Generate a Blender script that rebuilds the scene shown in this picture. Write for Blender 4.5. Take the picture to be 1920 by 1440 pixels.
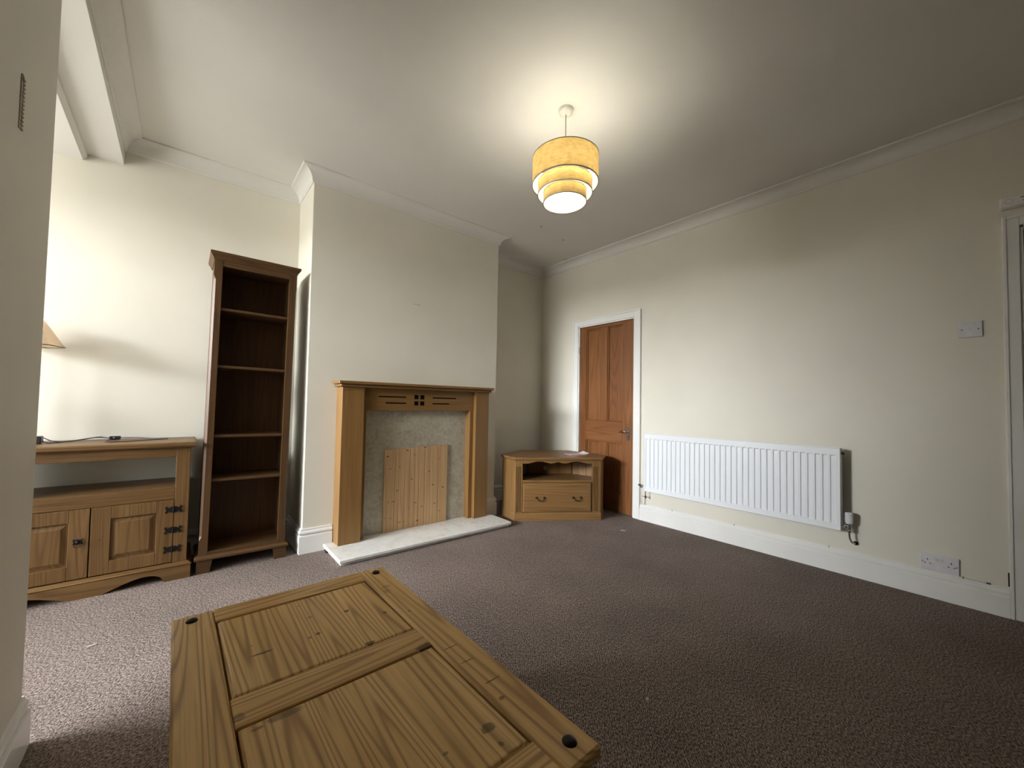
import bpy, bmesh, math, random
from mathutils import Vector, Matrix

random.seed(7)
SC = bpy.context.scene
COL = SC.collection
for o in list(bpy.data.objects):
    bpy.data.objects.remove(o)

# ------------------------------------------------------------------ camera
F, CX, CY, CAMH = 733.72, 931.5, 733.85, 1.08
def cam_rot(yaw, pitch, roll):
    f = Vector((math.sin(yaw)*math.cos(pitch), math.cos(yaw)*math.cos(pitch), math.sin(pitch)))
    r = Vector((math.cos(yaw), -math.sin(yaw), 0)); u = r.cross(f)
    return r*math.cos(roll)+u*math.sin(roll), -r*math.sin(roll)+u*math.cos(roll), f
_r, _u, _f = cam_rot(math.radians(38.585), math.radians(1.874), math.radians(1.117))
cd = bpy.data.cameras.new('camera'); cam = bpy.data.objects.new('camera', cd); COL.objects.link(cam)
m = Matrix((( _r.x, _u.x, -_f.x, 0), (_r.y, _u.y, -_f.y, 0), (_r.z, _u.z, -_f.z, CAMH), (0, 0, 0, 1)))
cam.matrix_world = m
cd.sensor_fit = 'HORIZONTAL'; cd.sensor_width = 36.0; cd.lens = F/1920*36
cd.shift_x = (960-CX)/1920; cd.shift_y = (CY-720)/1920; cd.clip_start = 0.05
SC.camera = cam

# ------------------------------------------------------------------ world, daylight, exposure
SC.view_settings.view_transform = 'Standard'
SC.view_settings.look = 'None'
SC.view_settings.gamma = 1.0
SC.view_settings.use_curve_mapping = False
SC.view_settings.exposure = 0.87
W = bpy.data.worlds.new('world'); SC.world = W; W.use_nodes = True
wn = W.node_tree; bg = wn.nodes['Background']; bg.inputs[1].default_value = 5.6
# overcast sky; ground half added brighter than the sky to lift the ceiling
_tc = wn.nodes.new('ShaderNodeTexCoord'); _sp = wn.nodes.new('ShaderNodeSeparateXYZ'); _rp = wn.nodes.new('ShaderNodeValToRGB')
wn.links.new(_tc.outputs['Generated'], _sp.inputs[0]); wn.links.new(_sp.outputs[2], _rp.inputs[0]); wn.links.new(_rp.outputs[0], bg.inputs[0])
_rp.color_ramp.elements[0].position = 0.0; _rp.color_ramp.elements[0].color = (0.80, 0.79, 0.74, 1)
_rp.color_ramp.elements[1].position = 0.12; _rp.color_ramp.elements[1].color = (0.63, 0.70, 0.79, 1)

def area(name, loc, look, sx, sy, power, col):
    l = bpy.data.lights.new(name, 'AREA'); l.shape = 'RECTANGLE'; l.size = sx; l.size_y = sy
    l.energy = power; l.color = col
    o = bpy.data.objects.new(name, l); COL.objects.link(o); o.location = loc
    o.rotation_euler = (Vector(look)-Vector(loc)).to_track_quat('-Z', 'Y').to_euler()
    return o
# the overcast daylight that enters by the window of the left-hand part of the room
area('window_daylight', (-8.0, 2.9, 2.95), (2, 2.3, 2.35), 6.4, 1.1, 1380, (0.955, 0.985, 1.0))

# ------------------------------------------------------------------ key dimensions (metres)
XR, YA, YB, XL, XRB = 3.467, 3.4565, 3.0332, 0.6811, 2.4101
ZC, ZT, CW, XP = 2.6662, 2.7526, 0.0886, -0.357
YF = -2.4       # wall behind the camera
XW = -2.65      # window wall

# ------------------------------------------------------------------ material helpers
def new_mat(name, rough=0.6, spec=0.3):
    m = bpy.data.materials.new(name); m.use_nodes = True
    nt = m.node_tree; b = nt.nodes['Principled BSDF']
    b.inputs['Roughness'].default_value = rough
    b.inputs['Specular IOR Level'].default_value = spec
    return m, nt, b
def N(nt, t, **kw):
    n = nt.nodes.new(t)
    for k, v in kw.items(): setattr(n, k, v)
    return n
def math_n(nt, op, a, b=None, c=None):
    n = N(nt, 'ShaderNodeMath', operation=op)
    for i, v in enumerate((a, b, c)):
        if v is None: continue
        if isinstance(v, (int, float)): n.inputs[i].default_value = v
        else: nt.links.new(v, n.inputs[i])
    return n.outputs[0]
def mix_c(nt, fac, a, b, mode='MIX'):
    n = N(nt, 'ShaderNodeMix', data_type='RGBA', blend_type=mode)
    for sock, v in ((n.inputs[0], fac), (n.inputs[6], a), (n.inputs[7], b)):
        if isinstance(v, (int, float)): sock.default_value = v
        elif isinstance(v, tuple): sock.default_value = (*v[:3], 1)
        else: nt.links.new(v, sock)
    return n.outputs[2]
def noise(nt, vec, scale, detail=2, rough=.5, dist=0.0):
    n = N(nt, 'ShaderNodeTexNoise'); n.inputs['Scale'].default_value = scale
    n.inputs['Detail'].default_value = detail; n.inputs['Roughness'].default_value = rough
    n.inputs['Distortion'].default_value = dist
    if vec is not None: nt.links.new(vec, n.inputs['Vector'])
    return n.outputs['Fac']
def ramp(nt, fac, stops):
    n = N(nt, 'ShaderNodeValToRGB'); e = n.color_ramp.elements
    while len(e) < len(stops): e.new(0.5)
    for i, (p, c) in enumerate(stops):
        e[i].position = p; e[i].color = (*c, 1) if len(c) == 3 else c
    nt.links.new(fac, n.inputs[0]); return n.outputs[0]
def bump(nt, b, h, strength, dist=0.002):
    n = N(nt, 'ShaderNodeBump'); n.inputs['Strength'].default_value = strength
    n.inputs['Distance'].default_value = dist
    nt.links.new(h, n.inputs['Height']); nt.links.new(n.outputs[0], b.inputs['Normal'])

def paint(name, col, rough=0.55, mottle=0.06, relief=0.15, spec=0.3, scale=1.6):
    m, nt, b = new_mat(name, rough, spec)
    tc = N(nt, 'ShaderNodeTexCoord').outputs['Object']
    f1 = noise(nt, tc, scale, 3)
    dark = tuple(c*(1-mottle*1.6) for c in col); lite = tuple(min(1, c*(1+mottle*.4)) for c in col)
    nt.links.new(ramp(nt, f1, [(0.3, dark), (0.7, lite)]), b.inputs['Base Color'])
    if relief: bump(nt, b, noise(nt, tc, 140, 3), relief, 0.0015)
    return m

def wood(name, dark, mid, lite, axis='Z', ring=16, knots=0.0, rough=0.45, streak=1.0, spots=None, sc=1.0, spec=0.35):
    """pine / oak: contour rings of a stretched noise, fine fibres, scattered knots; grain runs along `axis` of the object"""
    m, nt, b = new_mat(name, rough, spec)
    tc = N(nt, 'ShaderNodeTexCoord').outputs['Object']
    oi = N(nt, 'ShaderNodeObjectInfo').outputs['Random']
    off = N(nt, 'ShaderNodeCombineXYZ')
    for i, k in enumerate((7.3, 11.9, 5.1)): nt.links.new(math_n(nt, 'MULTIPLY', oi, k), off.inputs[i])
    vo = N(nt, 'ShaderNodeVectorMath', operation='ADD'); nt.links.new(tc, vo.inputs[0]); nt.links.new(off.outputs[0], vo.inputs[1])
    def mapped(along, across):
        mp = N(nt, 'ShaderNodeMapping')
        s = {'X': (along, across, across), 'Y': (across, along, across), 'Z': (across, across, along)}[axis]
        mp.inputs['Scale'].default_value = s; nt.links.new(vo.outputs[0], mp.inputs['Vector']); return mp.outputs[0]
    base = noise(nt, mapped(0.36*sc, 9.0*sc), 1.0, 1.2, .4, .12)
    rings = math_n(nt, 'SINE', math_n(nt, 'MULTIPLY', base, ring*2.3*6.283))
    rings = math_n(nt, 'MULTIPLY_ADD', rings, .5, .5)
    rings = math_n(nt, 'POWER', rings, 3.2)
    fib = noise(nt, mapped(4*sc, 150*sc), 1.0, 3, .6)
    broad = noise(nt, mapped(.8*sc, 9*sc), 1.0, 2)
    c = ramp(nt, broad, [(0.28, mid), (0.72, lite)])
    c = mix_c(nt, math_n(nt, 'MULTIPLY', rings, min(1, .72*streak)), c, dark)
    c = mix_c(nt, math_n(nt, 'MULTIPLY', ramp(nt, fib, [(0.42, (0, 0, 0)), (0.75, (1, 1, 1))]), .35), c, dark)
    if knots > 0:
        v = N(nt, 'ShaderNodeTexVoronoi'); v.inputs['Scale'].default_value = 1.0
        nt.links.new(mapped(4.5, 9.0), v.inputs['Vector'])
        k = ramp(nt, v.outputs['Distance'], [(0.0, (1, 1, 1)), (0.07, (.9, .9, .9)), (0.12, (0, 0, 0))])
        sel = math_n(nt, 'GREATER_THAN', N(nt, 'ShaderNodeSeparateColor').outputs[0], 1-knots)
        sep = nt.nodes[-2] if False else sel.node
        # choose only a share of the cells
        sc_n = [n for n in nt.nodes if n.bl_idname == 'ShaderNodeSeparateColor'][-1]
        nt.links.new(v.outputs['Color'], sc_n.inputs[0])
        c = mix_c(nt, math_n(nt, 'MULTIPLY', k, sel), c, tuple(x*.3 for x in dark))
    if spots:      # knots at chosen places: (x, y, rx, ry, darkness)
        sx = N(nt, 'ShaderNodeSeparateXYZ'); nt.links.new(tc, sx.inputs[0])
        wob = math_n(nt, 'MULTIPLY_ADD', noise(nt, tc, 90, 2), .9, -.45)
        for (px, pz, rx, rz, d) in spots:
            a = math_n(nt, 'DIVIDE', math_n(nt, 'SUBTRACT', sx.outputs[0], px), rx)
            e = math_n(nt, 'DIVIDE', math_n(nt, 'SUBTRACT', sx.outputs[1 if axis != 'Z' else 2], pz), rz)
            r = math_n(nt, 'SQRT', math_n(nt, 'ADD', math_n(nt, 'MULTIPLY', a, a), math_n(nt, 'MULTIPLY', e, e)))
            r = math_n(nt, 'ADD', r, wob)
            f = ramp(nt, r, [(0.0, (1, 1, 1)), (0.7, (.95, .95, .95)), (1.0, (.0, .0, .0))])
            c = mix_c(nt, math_n(nt, 'MULTIPLY', f, d), c, tuple(x*.22 for x in dark))
    nt.links.new(c, b.inputs['Base Color'])
    bump(nt, b, math_n(nt, 'ADD', math_n(nt, 'MULTIPLY', fib, .5), math_n(nt, 'MULTIPLY', rings, -.5)), .25, 0.0006)
    return m

def plain(name, col, rough=.4, metal=0.0, spec=.5, emit=None, es=0):
    m, nt, b = new_mat(name, rough, spec)
    tc = N(nt, 'ShaderNodeTexCoord').outputs['Object']
    f = noise(nt, tc, 40, 2)
    nt.links.new(ramp(nt, f, [(0.3, tuple(c*.9 for c in col)), (0.7, col)]), b.inputs['Base Color'])
    b.inputs['Metallic'].default_value = metal
    if emit: b.inputs['Emission Color'].default_value = (*emit, 1); b.inputs['Emission Strength'].default_value = es
    return m

def carpet_mat():
    m, nt, b = new_mat('carpet', 0.95, 0.05)
    tc = N(nt, 'ShaderNodeTexCoord').outputs['Object']
    sx = N(nt, 'ShaderNodeSeparateXYZ'); nt.links.new(tc, sx.inputs[0])
    X, Y = sx.outputs[0], sx.outputs[1]
    wob = math_n(nt, 'MULTIPLY_ADD', noise(nt, tc, 75, 2), .012, -.006)
    p = math_n(nt, 'ADD', math_n(nt, 'MULTIPLY', math_n(nt, 'SUBTRACT', X, Y), .7071), wob)
    q = math_n(nt, 'ADD', math_n(nt, 'MULTIPLY', math_n(nt, 'ADD', X, Y), .7071), wob)
    # diagonal rows of loops: noise drawn out along the twill, so no regular beat
    cv = N(nt, 'ShaderNodeCombineXYZ'); nt.links.new(math_n(nt, 'MULTIPLY', p, 235), cv.inputs[0]); nt.links.new(math_n(nt, 'MULTIPLY', q, 105), cv.inputs[1])
    rib = ramp(nt, noise(nt, cv.outputs[0], 1.0, 1, .4), [(0.36, (0, 0, 0)), (0.64, (1, 1, 1))])
    lp = math_n(nt, 'MULTIPLY_ADD', math_n(nt, 'SINE', math_n(nt, 'MULTIPLY', p, 6.283/.0078)), .5, .5)
    fine = noise(nt, tc, 230, 3, .7)
    fleck = noise(nt, tc, 150, 3, .75)
    h = math_n(nt, 'ADD', math_n(nt, 'MULTIPLY', rib, .30), math_n(nt, 'ADD', math_n(nt, 'MULTIPLY', lp, .14), math_n(nt, 'MULTIPLY', fine, .83)))
    c = ramp(nt, h, [(0.36, (0.020, 0.013, 0.011)), (0.60, (0.165, 0.128, 0.110)), (0.86, (0.50, 0.42, 0.38))])
    c = mix_c(nt, ramp(nt, fleck, [(0.5, (0, 0, 0)), (0.68, (.6, .6, .6))]), c, (0.32, 0.26, 0.23))
    big = noise(nt, tc, 2.2, 2)
    c = mix_c(nt, 1.0, c, ramp(nt, big, [(0.3, (.86, .86, .86)), (0.7, (1.06, 1.04, 1.03))]), 'MULTIPLY')
    nt.links.new(c, b.inputs['Base Color'])
    bump(nt, b, h, .8, 0.004)
    return m

def marble(name, base, dark, lite, rough=.25, sc=9):
    m, nt, b = new_mat(name, rough, .5)
    tc = N(nt, 'ShaderNodeTexCoord').outputs['Object']
    a = noise(nt, tc, sc, 5, .7, .15); f2 = noise(nt, tc, sc*3.2, 4, .65, .1)
    c = ramp(nt, a, [(0.3, dark), (0.5, base), (0.72, lite)])
    v = N(nt, 'ShaderNodeTexVoronoi'); v.inputs['Scale'].default_value = sc*1.9; nt.links.new(tc, v.inputs['Vector'])
    c = mix_c(nt, math_n(nt, 'MULTIPLY', ramp(nt, v.outputs['Distance'], [(0.12, (1, 1, 1)), (0.42, (0, 0, 0))]), .7), c, lite)
    c = mix_c(nt, ramp(nt, f2, [(0.55, (0, 0, 0)), (0.75, (.55, .55, .55))]), c, dark)
    nt.links.new(c, b.inputs['Base Color']); return m

M = {}
M['wall'] = paint('cream_wall_paint', (0.80, 0.765, 0.665), .5, .04, .12)
M['ceiling'] = paint('ceiling_paint', (0.80, 0.785, 0.74), .7, .03, .25, .2)
M['trim'] = paint('white_gloss', (0.87, 0.865, 0.84), .3, .03, .03, .45, 4)
M['cove'] = paint('cove_paint', (0.80, 0.785, 0.74), .55, .03, .05, .3)
M['carpet'] = carpet_mat()
P_D, P_M, P_L = (0.058, 0.026, 0.008), (0.140, 0.072, 0.024), (0.200, 0.110, 0.040)
for ax in 'XYZ':
    M['pine'+ax] = wood('waxed_pine_'+ax, P_D, P_M, P_L, ax, 8, .2, .42, .6)
    M['book'+ax] = wood('dark_oak_stain_'+ax, (0.042, 0.019, 0.007), (0.088, 0.043, 0.016), (0.115, 0.060, 0.024), ax, 6, 0, .45, .5)
    M['oak'+ax] = wood('oak_veneer_'+ax, (0.17, 0.085, 0.026), (0.245, 0.128, 0.040), (0.29, 0.158, 0.054), ax, 5, 0, .36, .4)
    M['tv'+ax] = wood('golden_pine_'+ax, (0.095, 0.042, 0.013), (0.205, 0.108, 0.038), (0.26, 0.145, 0.055), ax, 7, .12, .4, .6)
    M['table'+ax] = wood('worn_pine_'+ax, (0.24, 0.112, 0.034), (0.68, 0.42, 0.155), (0.84, 0.57, 0.25), ax, 11, 0, .4, .8)
    M['door'+ax] = wood('orange_brown_door_'+ax, (0.095, 0.030, 0.010), (0.20, 0.075, 0.024), (0.27, 0.115, 0.040), ax, 7, .08, .38, .6)
M['plank'] = wood('light_spruce', (0.38, 0.20, 0.08), (0.54, 0.335, 0.16), (0.62, 0.41, 0.21), 'Z', 5, 0, .5, .55,
    spots=[(x-1.255, z, .006+.010*((x*37) % 1), .004+.003*((z*53) % 1), .6+.4*((x*91) % 1)) for x, z in ((1.285, .60), (1.275, .115), (1.325, .105), (1.30, .235), (1.345, .235), (1.39, .51), (1.375, .32), (1.44, .06), (1.40, .06), (1.455, .64), (1.52, .60), (1.50, .40), (1.475, .17), (1.54, .20), (1.56, .05), (1.62, .655), (1.66, .45), (1.70, .33), (1.76, .55), (1.80, .30), (1.77, .10), (1.72, .17), (1.31, .50), (1.60, .16))])
M['iron'] = plain('black_iron', (0.018, 0.015, 0.014), .45, .6)
M['stud'] = plain('dark_iron_stud', (0.02, 0.017, 0.015), .35, .8)
M['black'] = plain('black_plastic', (0.015, 0.015, 0.016), .35)
M['inlay'] = plain('black_inlay', (0.004, 0.0035, 0.0035), .85, spec=.1)
M['whiteplastic'] = plain('white_plastic', (0.78, 0.77, 0.80), .35)
M['greyplastic'] = plain('grey_plastic', (0.42, 0.40, 0.33), .45)
M['enamel'] = paint('white_enamel', (0.88, 0.91, 0.95), .28, .01, 0, .5)
M['chrome'] = plain('chrome', (0.62, 0.60, 0.57), .22, 1.0)
M['brass'] = plain('antique_brass', (0.20, 0.14, 0.07), .35, 1.0)
M['darkbrass'] = plain('dark_bronze', (0.05, 0.038, 0.025), .4, .8)
M['gap'] = plain('dark_gap', (0.012, 0.010, 0.009), .9)
M['pink'] = plain('pink_print', (0.72, 0.40, 0.42), .5)
M['paper'] = plain('white_paper', (0.85, 0.83, 0.82), .6)
M['fluff'] = plain('pale_fluff', (0.55, 0.48, 0.40), .9)
M['hearth'] = marble('cream_marble', (0.82, 0.81, 0.77), (0.70, 0.68, 0.62), (0.88, 0.87, 0.84), .2, 9)
M['panel'] = marble('beige_grey_marble', (0.46, 0.41, 0.31), (0.34, 0.30, 0.22), (0.58, 0.53, 0.42), .3, 17)

# ------------------------------------------------------------------ mesh helpers
class MB:
    def __init__(s): s.bm = bmesh.new()
    def box(s, x0, x1, y0, y1, z0, z1, bev=0.0015):
        t = bmesh.new()
        vs = [t.verts.new((x, y, z)) for x in (x0, x1) for y in (y0, y1) for z in (z0, z1)]
        for f in ((0, 1, 3, 2), (4, 6, 7, 5), (0, 4, 5, 1), (2, 3, 7, 6), (0, 2, 6, 4), (1, 5, 7, 3)):
            t.faces.new([vs[i] for i in f])
        bev = min(bev, .3*min(abs(x1-x0), abs(y1-y0), abs(z1-z0)))
        if bev > 0: bmesh.ops.bevel(t, geom=list(t.edges), offset=bev, segments=1, affect='EDGES')
        s.add(t); return s
    def add(s, t, mat=None):
        if mat is not None: bmesh.ops.transform(t, matrix=mat, verts=list(t.verts))
        bmesh.ops.recalc_face_normals(t, faces=list(t.faces))
        me = bpy.data.meshes.new('t'); t.to_mesh(me); t.free(); s.bm.from_mesh(me); bpy.data.meshes.remove(me)
    def prism(s, pts, d0, d1, axis='Y', bev=0.0):
        """polygon pts extruded along axis; pts are the two other coordinates in xyz order"""
        t = bmesh.new()
        def P(p, d): return {'X': (d, p[0], p[1]), 'Y': (p[0], d, p[1]), 'Z': (p[0], p[1], d)}[axis]
        a = [t.verts.new(P(p, d0)) for p in pts]; b = [t.verts.new(P(p, d1)) for p in pts]
        t.faces.new(a); t.faces.new(b[::-1])
        n = len(pts)
        for i in range(n): t.faces.new([a[i], b[i], b[(i+1) % n], a[(i+1) % n]])
        if bev: bmesh.ops.bevel(t, geom=list(t.edges), offset=bev, segments=1, affect='EDGES')
        s.add(t); return s
    def loft(s, sections):
        t = bmesh.new(); R = [[t.verts.new(p) for p in sec] for sec in sections]; n = len(R[0])
        t.faces.new(R[0]); t.faces.new(R[-1][::-1])
        for a, b in zip(R, R[1:]):
            for i in range(n): t.faces.new([a[i], a[(i+1) % n], b[(i+1) % n], b[i]])
        s.add(t); return s
    def cyl(s, p0, p1, r0, r1=None, seg=20, caps=True):
        r1 = r0 if r1 is None else r1
        p0, p1 = Vector(p0), Vector(p1); d = p1-p0
        t = bmesh.new()
        bmesh.ops.create_cone(t, cap_ends=caps, segments=seg, radius1=r0, radius2=r1, depth=d.length)
        s.add(t, Matrix.Translation((p0+p1)/2) @ d.to_track_quat('Z', 'Y').to_matrix().to_4x4()); return s
    def lathe(s, prof, c=(0, 0, 0), axis=(0, 0, 1), seg=28):
        """prof: (radius, height) pairs, open profile, closed with itself when first==last"""
        t = bmesh.new(); rings = []
        for r, h in prof:
            rings.append([t.verts.new((max(r, 1e-5)*math.cos(2*math.pi*i/seg), max(r, 1e-5)*math.sin(2*math.pi*i/seg), h)) for i in range(seg)])
        for a, b in zip(rings, rings[1:]):
            for i in range(seg): t.faces.new([a[i], a[(i+1) % seg], b[(i+1) % seg], b[i]])
        for f in t.faces: f.smooth = True
        q = Vector(axis).to_track_quat('Z', 'Y').to_matrix().to_4x4()
        me = Matrix.Translation(c) @ q
        bmesh.ops.remove_doubles(t, verts=list(t.verts), dist=1e-5)
        s.add(t, me); return s
    def tube(s, pts, r, seg=8):
        pts = [Vector(p) for p in pts]; t = bmesh.new(); rings = []
        for i, p in enumerate(pts):
            d = (pts[min(i+1, len(pts)-1)]-pts[max(i-1, 0)]).normalized()
            up = Vector((0, 0, 1)) if abs(d.z) < .95 else Vector((1, 0, 0))
            a = d.cross(up).normalized(); b = a.cross(d).normalized()
            rings.append([t.verts.new(p+a*r*math.cos(2*math.pi*k/seg)+b*r*math.sin(2*math.pi*k/seg)) for k in range(seg)])
        for a, b in zip(rings, rings[1:]):
            for i in range(seg):
                f = t.faces.new([a[i], a[(i+1) % seg], b[(i+1) % seg], b[i]]); f.smooth = True
        t.faces.new(rings[0]); t.faces.new(rings[-1][::-1])
        s.add(t); return s
    def ball(s, c, r, sc=(1, 1, 1)):
        t = bmesh.new(); bmesh.ops.create_uvsphere(t, u_segments=16, v_segments=10, radius=r)
        for f in t.faces: f.smooth = True
        s.add(t, Matrix.Translation(c) @ Matrix.Diagonal((*sc, 1))); return s
    def build(s, name, mat, parent=None, label=None):
        me = bpy.data.meshes.new(name); s.bm.to_mesh(me); s.bm.free()
        me.materials.append(M[mat] if isinstance(mat, str) else mat)
        o = bpy.data.objects.new(name, me); COL.objects.link(o)
        if parent is not None: o.parent = parent
        if label: o['label'] = label
        return o
def smooth_path(ctrl, n=8):
    P = [Vector(p) for p in ctrl]; out = []
    for i in range(len(P)-1):
        p0, p1, p2, p3 = P[max(i-1, 0)], P[i], P[i+1], P[min(i+2, len(P)-1)]
        for k in range(n):
            t = k/n
            out.append(.5*((2*p1)+(p2-p0)*t+(2*p0-5*p1+4*p2-p3)*t*t+(3*p1-p0-3*p2+p3)*t**3))
    return out+[P[-1]]
def thing(name, label, cat, loc=(0, 0, 0), rz=0, group=None, kind=None):
    o = bpy.data.objects.new(name, None); COL.objects.link(o)
    o.location = loc; o.rotation_euler = (0, 0, rz); o.empty_display_size = .1
    if kind: o['kind'] = kind
    if label: o['label'] = label
    if cat: o['category'] = cat
    if group: o['group'] = group
    return o
def tag(o, label, cat, group=None):
    o['label'] = label; o['category'] = cat
    if group: o['group'] = group
    return o
def struct(o): o['kind'] = 'structure'; return o
def copy_tree(o, parent=None):
    c = o.copy(); COL.objects.link(c); c.parent = parent
    for ch in [x for x in bpy.data.objects if x.parent == o]: copy_tree(ch, c)
    return c

# ================================================================== ROOM SHELL
fl = MB(); fl.box(XW-.15, XR+.9, YF-.15, YA+.15, -.12, 0, 0); struct(fl.build('floor', 'carpet'))
ce = MB(); ce.box(XW-.15, XR+.9, YF-.15, YA+.15, ZT, ZT+.12, 0); struct(ce.build('ceiling', 'ceiling'))
w = MB(); w.box(XW-.15, XR+.15, YA, YA+.15, -.02, ZT+.05, 0); struct(w.build('wall_back', 'wall'))
w = MB(); w.box(XL, XRB, YB, YA+.02, -.02, ZT+.02, .004); struct(w.build('wall_chimney_breast', 'wall'))
# right wall with two door openings
D1a, D1b, D1h = 2.160, 2.878, 1.975
D2b, D2a, D2h = -.118, -.93, 2.09
w = MB()
for y0, y1, z0, z1 in ((D1b, YA+.15, -.02, ZT+.02), (D1a, D1b, D1h, ZT+.02), (D2b, D1a, -.02, ZT+.02), (D2a, D2b, D2h, ZT+.02), (YF-.15, D2a, -.02, ZT+.02)):
    w.box(XR, XR+.15, y0, y1, z0, z1, 0)
struct(w.build('wall_right', 'wall'))
w = MB(); w.box(XW-.15, XR+.15, YF-.15, YF, -.02, ZT+.02, 0); struct(w.build('wall_front', 'wall'))
WY0, WY1, WZ0, WZ1 = 0.7, 3.40, .70, 2.44
w = MB()
for y0, y1, z0, z1 in ((WY1, YA+.15, -.02, ZT+.02), (YF-.15, WY0, -.02, ZT+.02), (WY0, WY1, -.02, WZ0), (WY0, WY1, WZ1, ZT+.02)):
    w.box(XW-.15, XW, y0, y1, z0, z1, 0)
struct(w.build('wall_left', 'wall'))
w = MB()
w.box(XW-.10, XW-.04, WY0, WY0+.06, WZ0, WZ1); w.box(XW-.10, XW-.04, WY1-.06, WY1, WZ0, WZ1)
w.box(XW-.10, XW-.04, WY0+.06, WY1-.06, WZ0, WZ0+.06); w.box(XW-.10, XW-.04, WY0+.06, WY1-.06, WZ1-.06, WZ1)
w.box(XW-.095, XW-.05, 1.95, 2.0, WZ0+.06, WZ1-.06)
w.box(XW-.02, XW+.06, WY0-.05, WY1+.05, WZ0-.03, WZ0)
struct(w.build('window_1', 'trim'))
# stub wall beside the camera, and the dropped beam over the opening
w = MB(); w.box(XP-.14, XP, YF, 1.865, -.02, ZT+.02, .004); struct(w.build('wall_partition', 'wall'))
w = MB()
zb = lambda y: 2.578+(YA-y)*.036
w.loft([[(XP-.165, y, zb(y)), (XP, y, zb(y)+.002), (XP, y, ZT+.02), (XP-.165, y, ZT+.02)] for y in (1.86, YA+.01)])
struct(w.build('beam', 'ceiling'))
w = MB()
w.loft([[(XP-.46, y, zb(y)-.045), (XP-.182, y, zb(y)-.045), (XP-.164, y, zb(y)-.02), (XP-.164, y, ZT+.02), (XP-.46, y, ZT+.02)] for y in (YF, YA+.01)])
struct(w.build('trim_1', 'ceiling'))

# ---- swept mouldings with mitred corners; offset o = distance into the room from the wall face
def sweep(path, prof, names, mat, skip=()):
    """path: 2D wall-face points, room on the left-hand side of travel; prof: (offset, z)"""
    P = [Vector(p) for p in path]; n = len(P)
    def nrm(i):
        d = (P[i+1]-P[i]).normalized(); return Vector((-d.y, d.x))
    offs = []
    for i in range(n):
        if i == 0: v = nrm(0)
        elif i == n-1: v = nrm(n-2)
        else:
            a, b = nrm(i-1), nrm(i); v = (a+b)/(1+a.dot(b))
        offs.append(v)
    for i in range(n-1):
        if i in skip: continue
        secs = [[(P[j].x+offs[j].x*o, P[j].y+offs[j].y*o, z) for o, z in prof] for j in (i, i+1)]
        w = MB(); w.loft(secs); struct(w.build(names[i], mat))
cove = [(-.01, ZC), (.006, ZC), (.010, ZC+.006)]
for k in range(9):
    a = math.radians(90*k/8); r = .072
    cove.append((.012+r*(1-math.cos(a)), ZC+.008+r*math.sin(a)*.93))
cove += [(CW, ZC+.078), (CW, ZT+.01), (-.01, ZT+.01)]
# travel clockwise seen from above reversed: room kept on the left
pathc = [(XR, YF), (XR, YA), (XRB, YA), (XRB, YB), (XL, YB), (XL, YA), (XP, YA), (XP, YF)]
sweep(pathc, cove, ['trim_2', 'trim_3', 'trim_4', 'trim_5', 'trim_6', 'trim_7', 'trim_8'], 'cove')
sk = [(-.01, -.01), (.020, -.01), (.020, .104), (.018, .108), (.011, .110), (.011, .116), (.014, .119), (.015, .130), (.011, .137), (.006, .140), (.006, .147), (.004, .152), (-.01, .152)]
sk2 = [(-.01, -.01), (.020, -.01), (.020, .118), (.018, .122), (.010, .125), (.010, .131), (.017, .134), (.020, .143), (.017, .152), (.010, .155), (.008, .160), (.010, .166), (.007, .172), (-.01, .172)]
sweep([(XR, -.062), (XR, 2.095)], sk, ['baseboard_right'], 'trim')
sweep([(XR, 2.945), (XR, YA), (XRB, YA), (XRB, YB), (2.25, YB)], sk2, ['baseboard_corner', 'baseboard_back_right', 'baseboard_breast_right', 'baseboard_breast_front_right'], 'trim')
sweep([(.885, YB), (XL, YB), (XL, YA), (XW, YA)], sk2, ['baseboard_breast_front', 'baseboard_breast_left', 'baseboard_back_left'], 'trim')
sweep([(XP, 1.868), (XP, YF)], sk, ['baseboard_partition'], 'trim')

# ---- door in the right wall (brown four-panel door) -------------------------------------------
def casing(parent, y0, y1, ztop, wd, name='door_frame'):
    w = MB()
    for ya, yb in ((y0-wd, y0), (y1, y1+wd)):
        w.box(XR-.018, XR+.002, ya, yb, 0, ztop+wd, .003)
    w.box(XR-.018, XR+.002, y0, y1, ztop, ztop+wd, .003)
    w.box(XR-.024, XR-.01, y0-wd, y0-wd+.016, 0, ztop+wd, .003); w.box(XR-.024, XR-.01, y1+wd-.016, y1+wd, 0, ztop+wd, .003)
    w.box(XR-.024, XR-.01, y0-wd+.016, y1+wd-.016, ztop+wd-.016, ztop+wd, .003)
    # jambs and stop
    w.box(XR-.006, XR+.13, y0-.002, y0+.012, 0, ztop, .001); w.box(XR-.006, XR+.13, y1-.012, y1+.002, 0, ztop, .001)
    w.box(XR-.006, XR+.13, y0, y1, ztop-.012, ztop+.002, .001)
    w.box(XR+.062, XR+.085, y0+.012, y0+.024, 0, ztop-.012, .001); w.box(XR+.062, XR+.085, y1-.024, y1-.012, 0, ztop-.012, .001)
    return w.build(name, 'trim', parent)
d1 = thing('door_1', 'orange-brown four-panel wooden door in a white frame behind the corner unit', None, (0, 0, 0), kind='structure')
casing(d1, 2.167, 2.871, 1.97, .072)
X0, X1 = XR+.012, XR+.050      # leaf thickness
py = [(2.868, 2.775), (2.587, 2.497), (2.312, 2.190)]
def leaf_part(y0, y1, z0, z1, nm, mat='doorZ', x0=X0): 
    w = MB(); w.box(x0, X1, y0, y1, z0, z1, .002); return w.build(nm, mat, d1)
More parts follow.
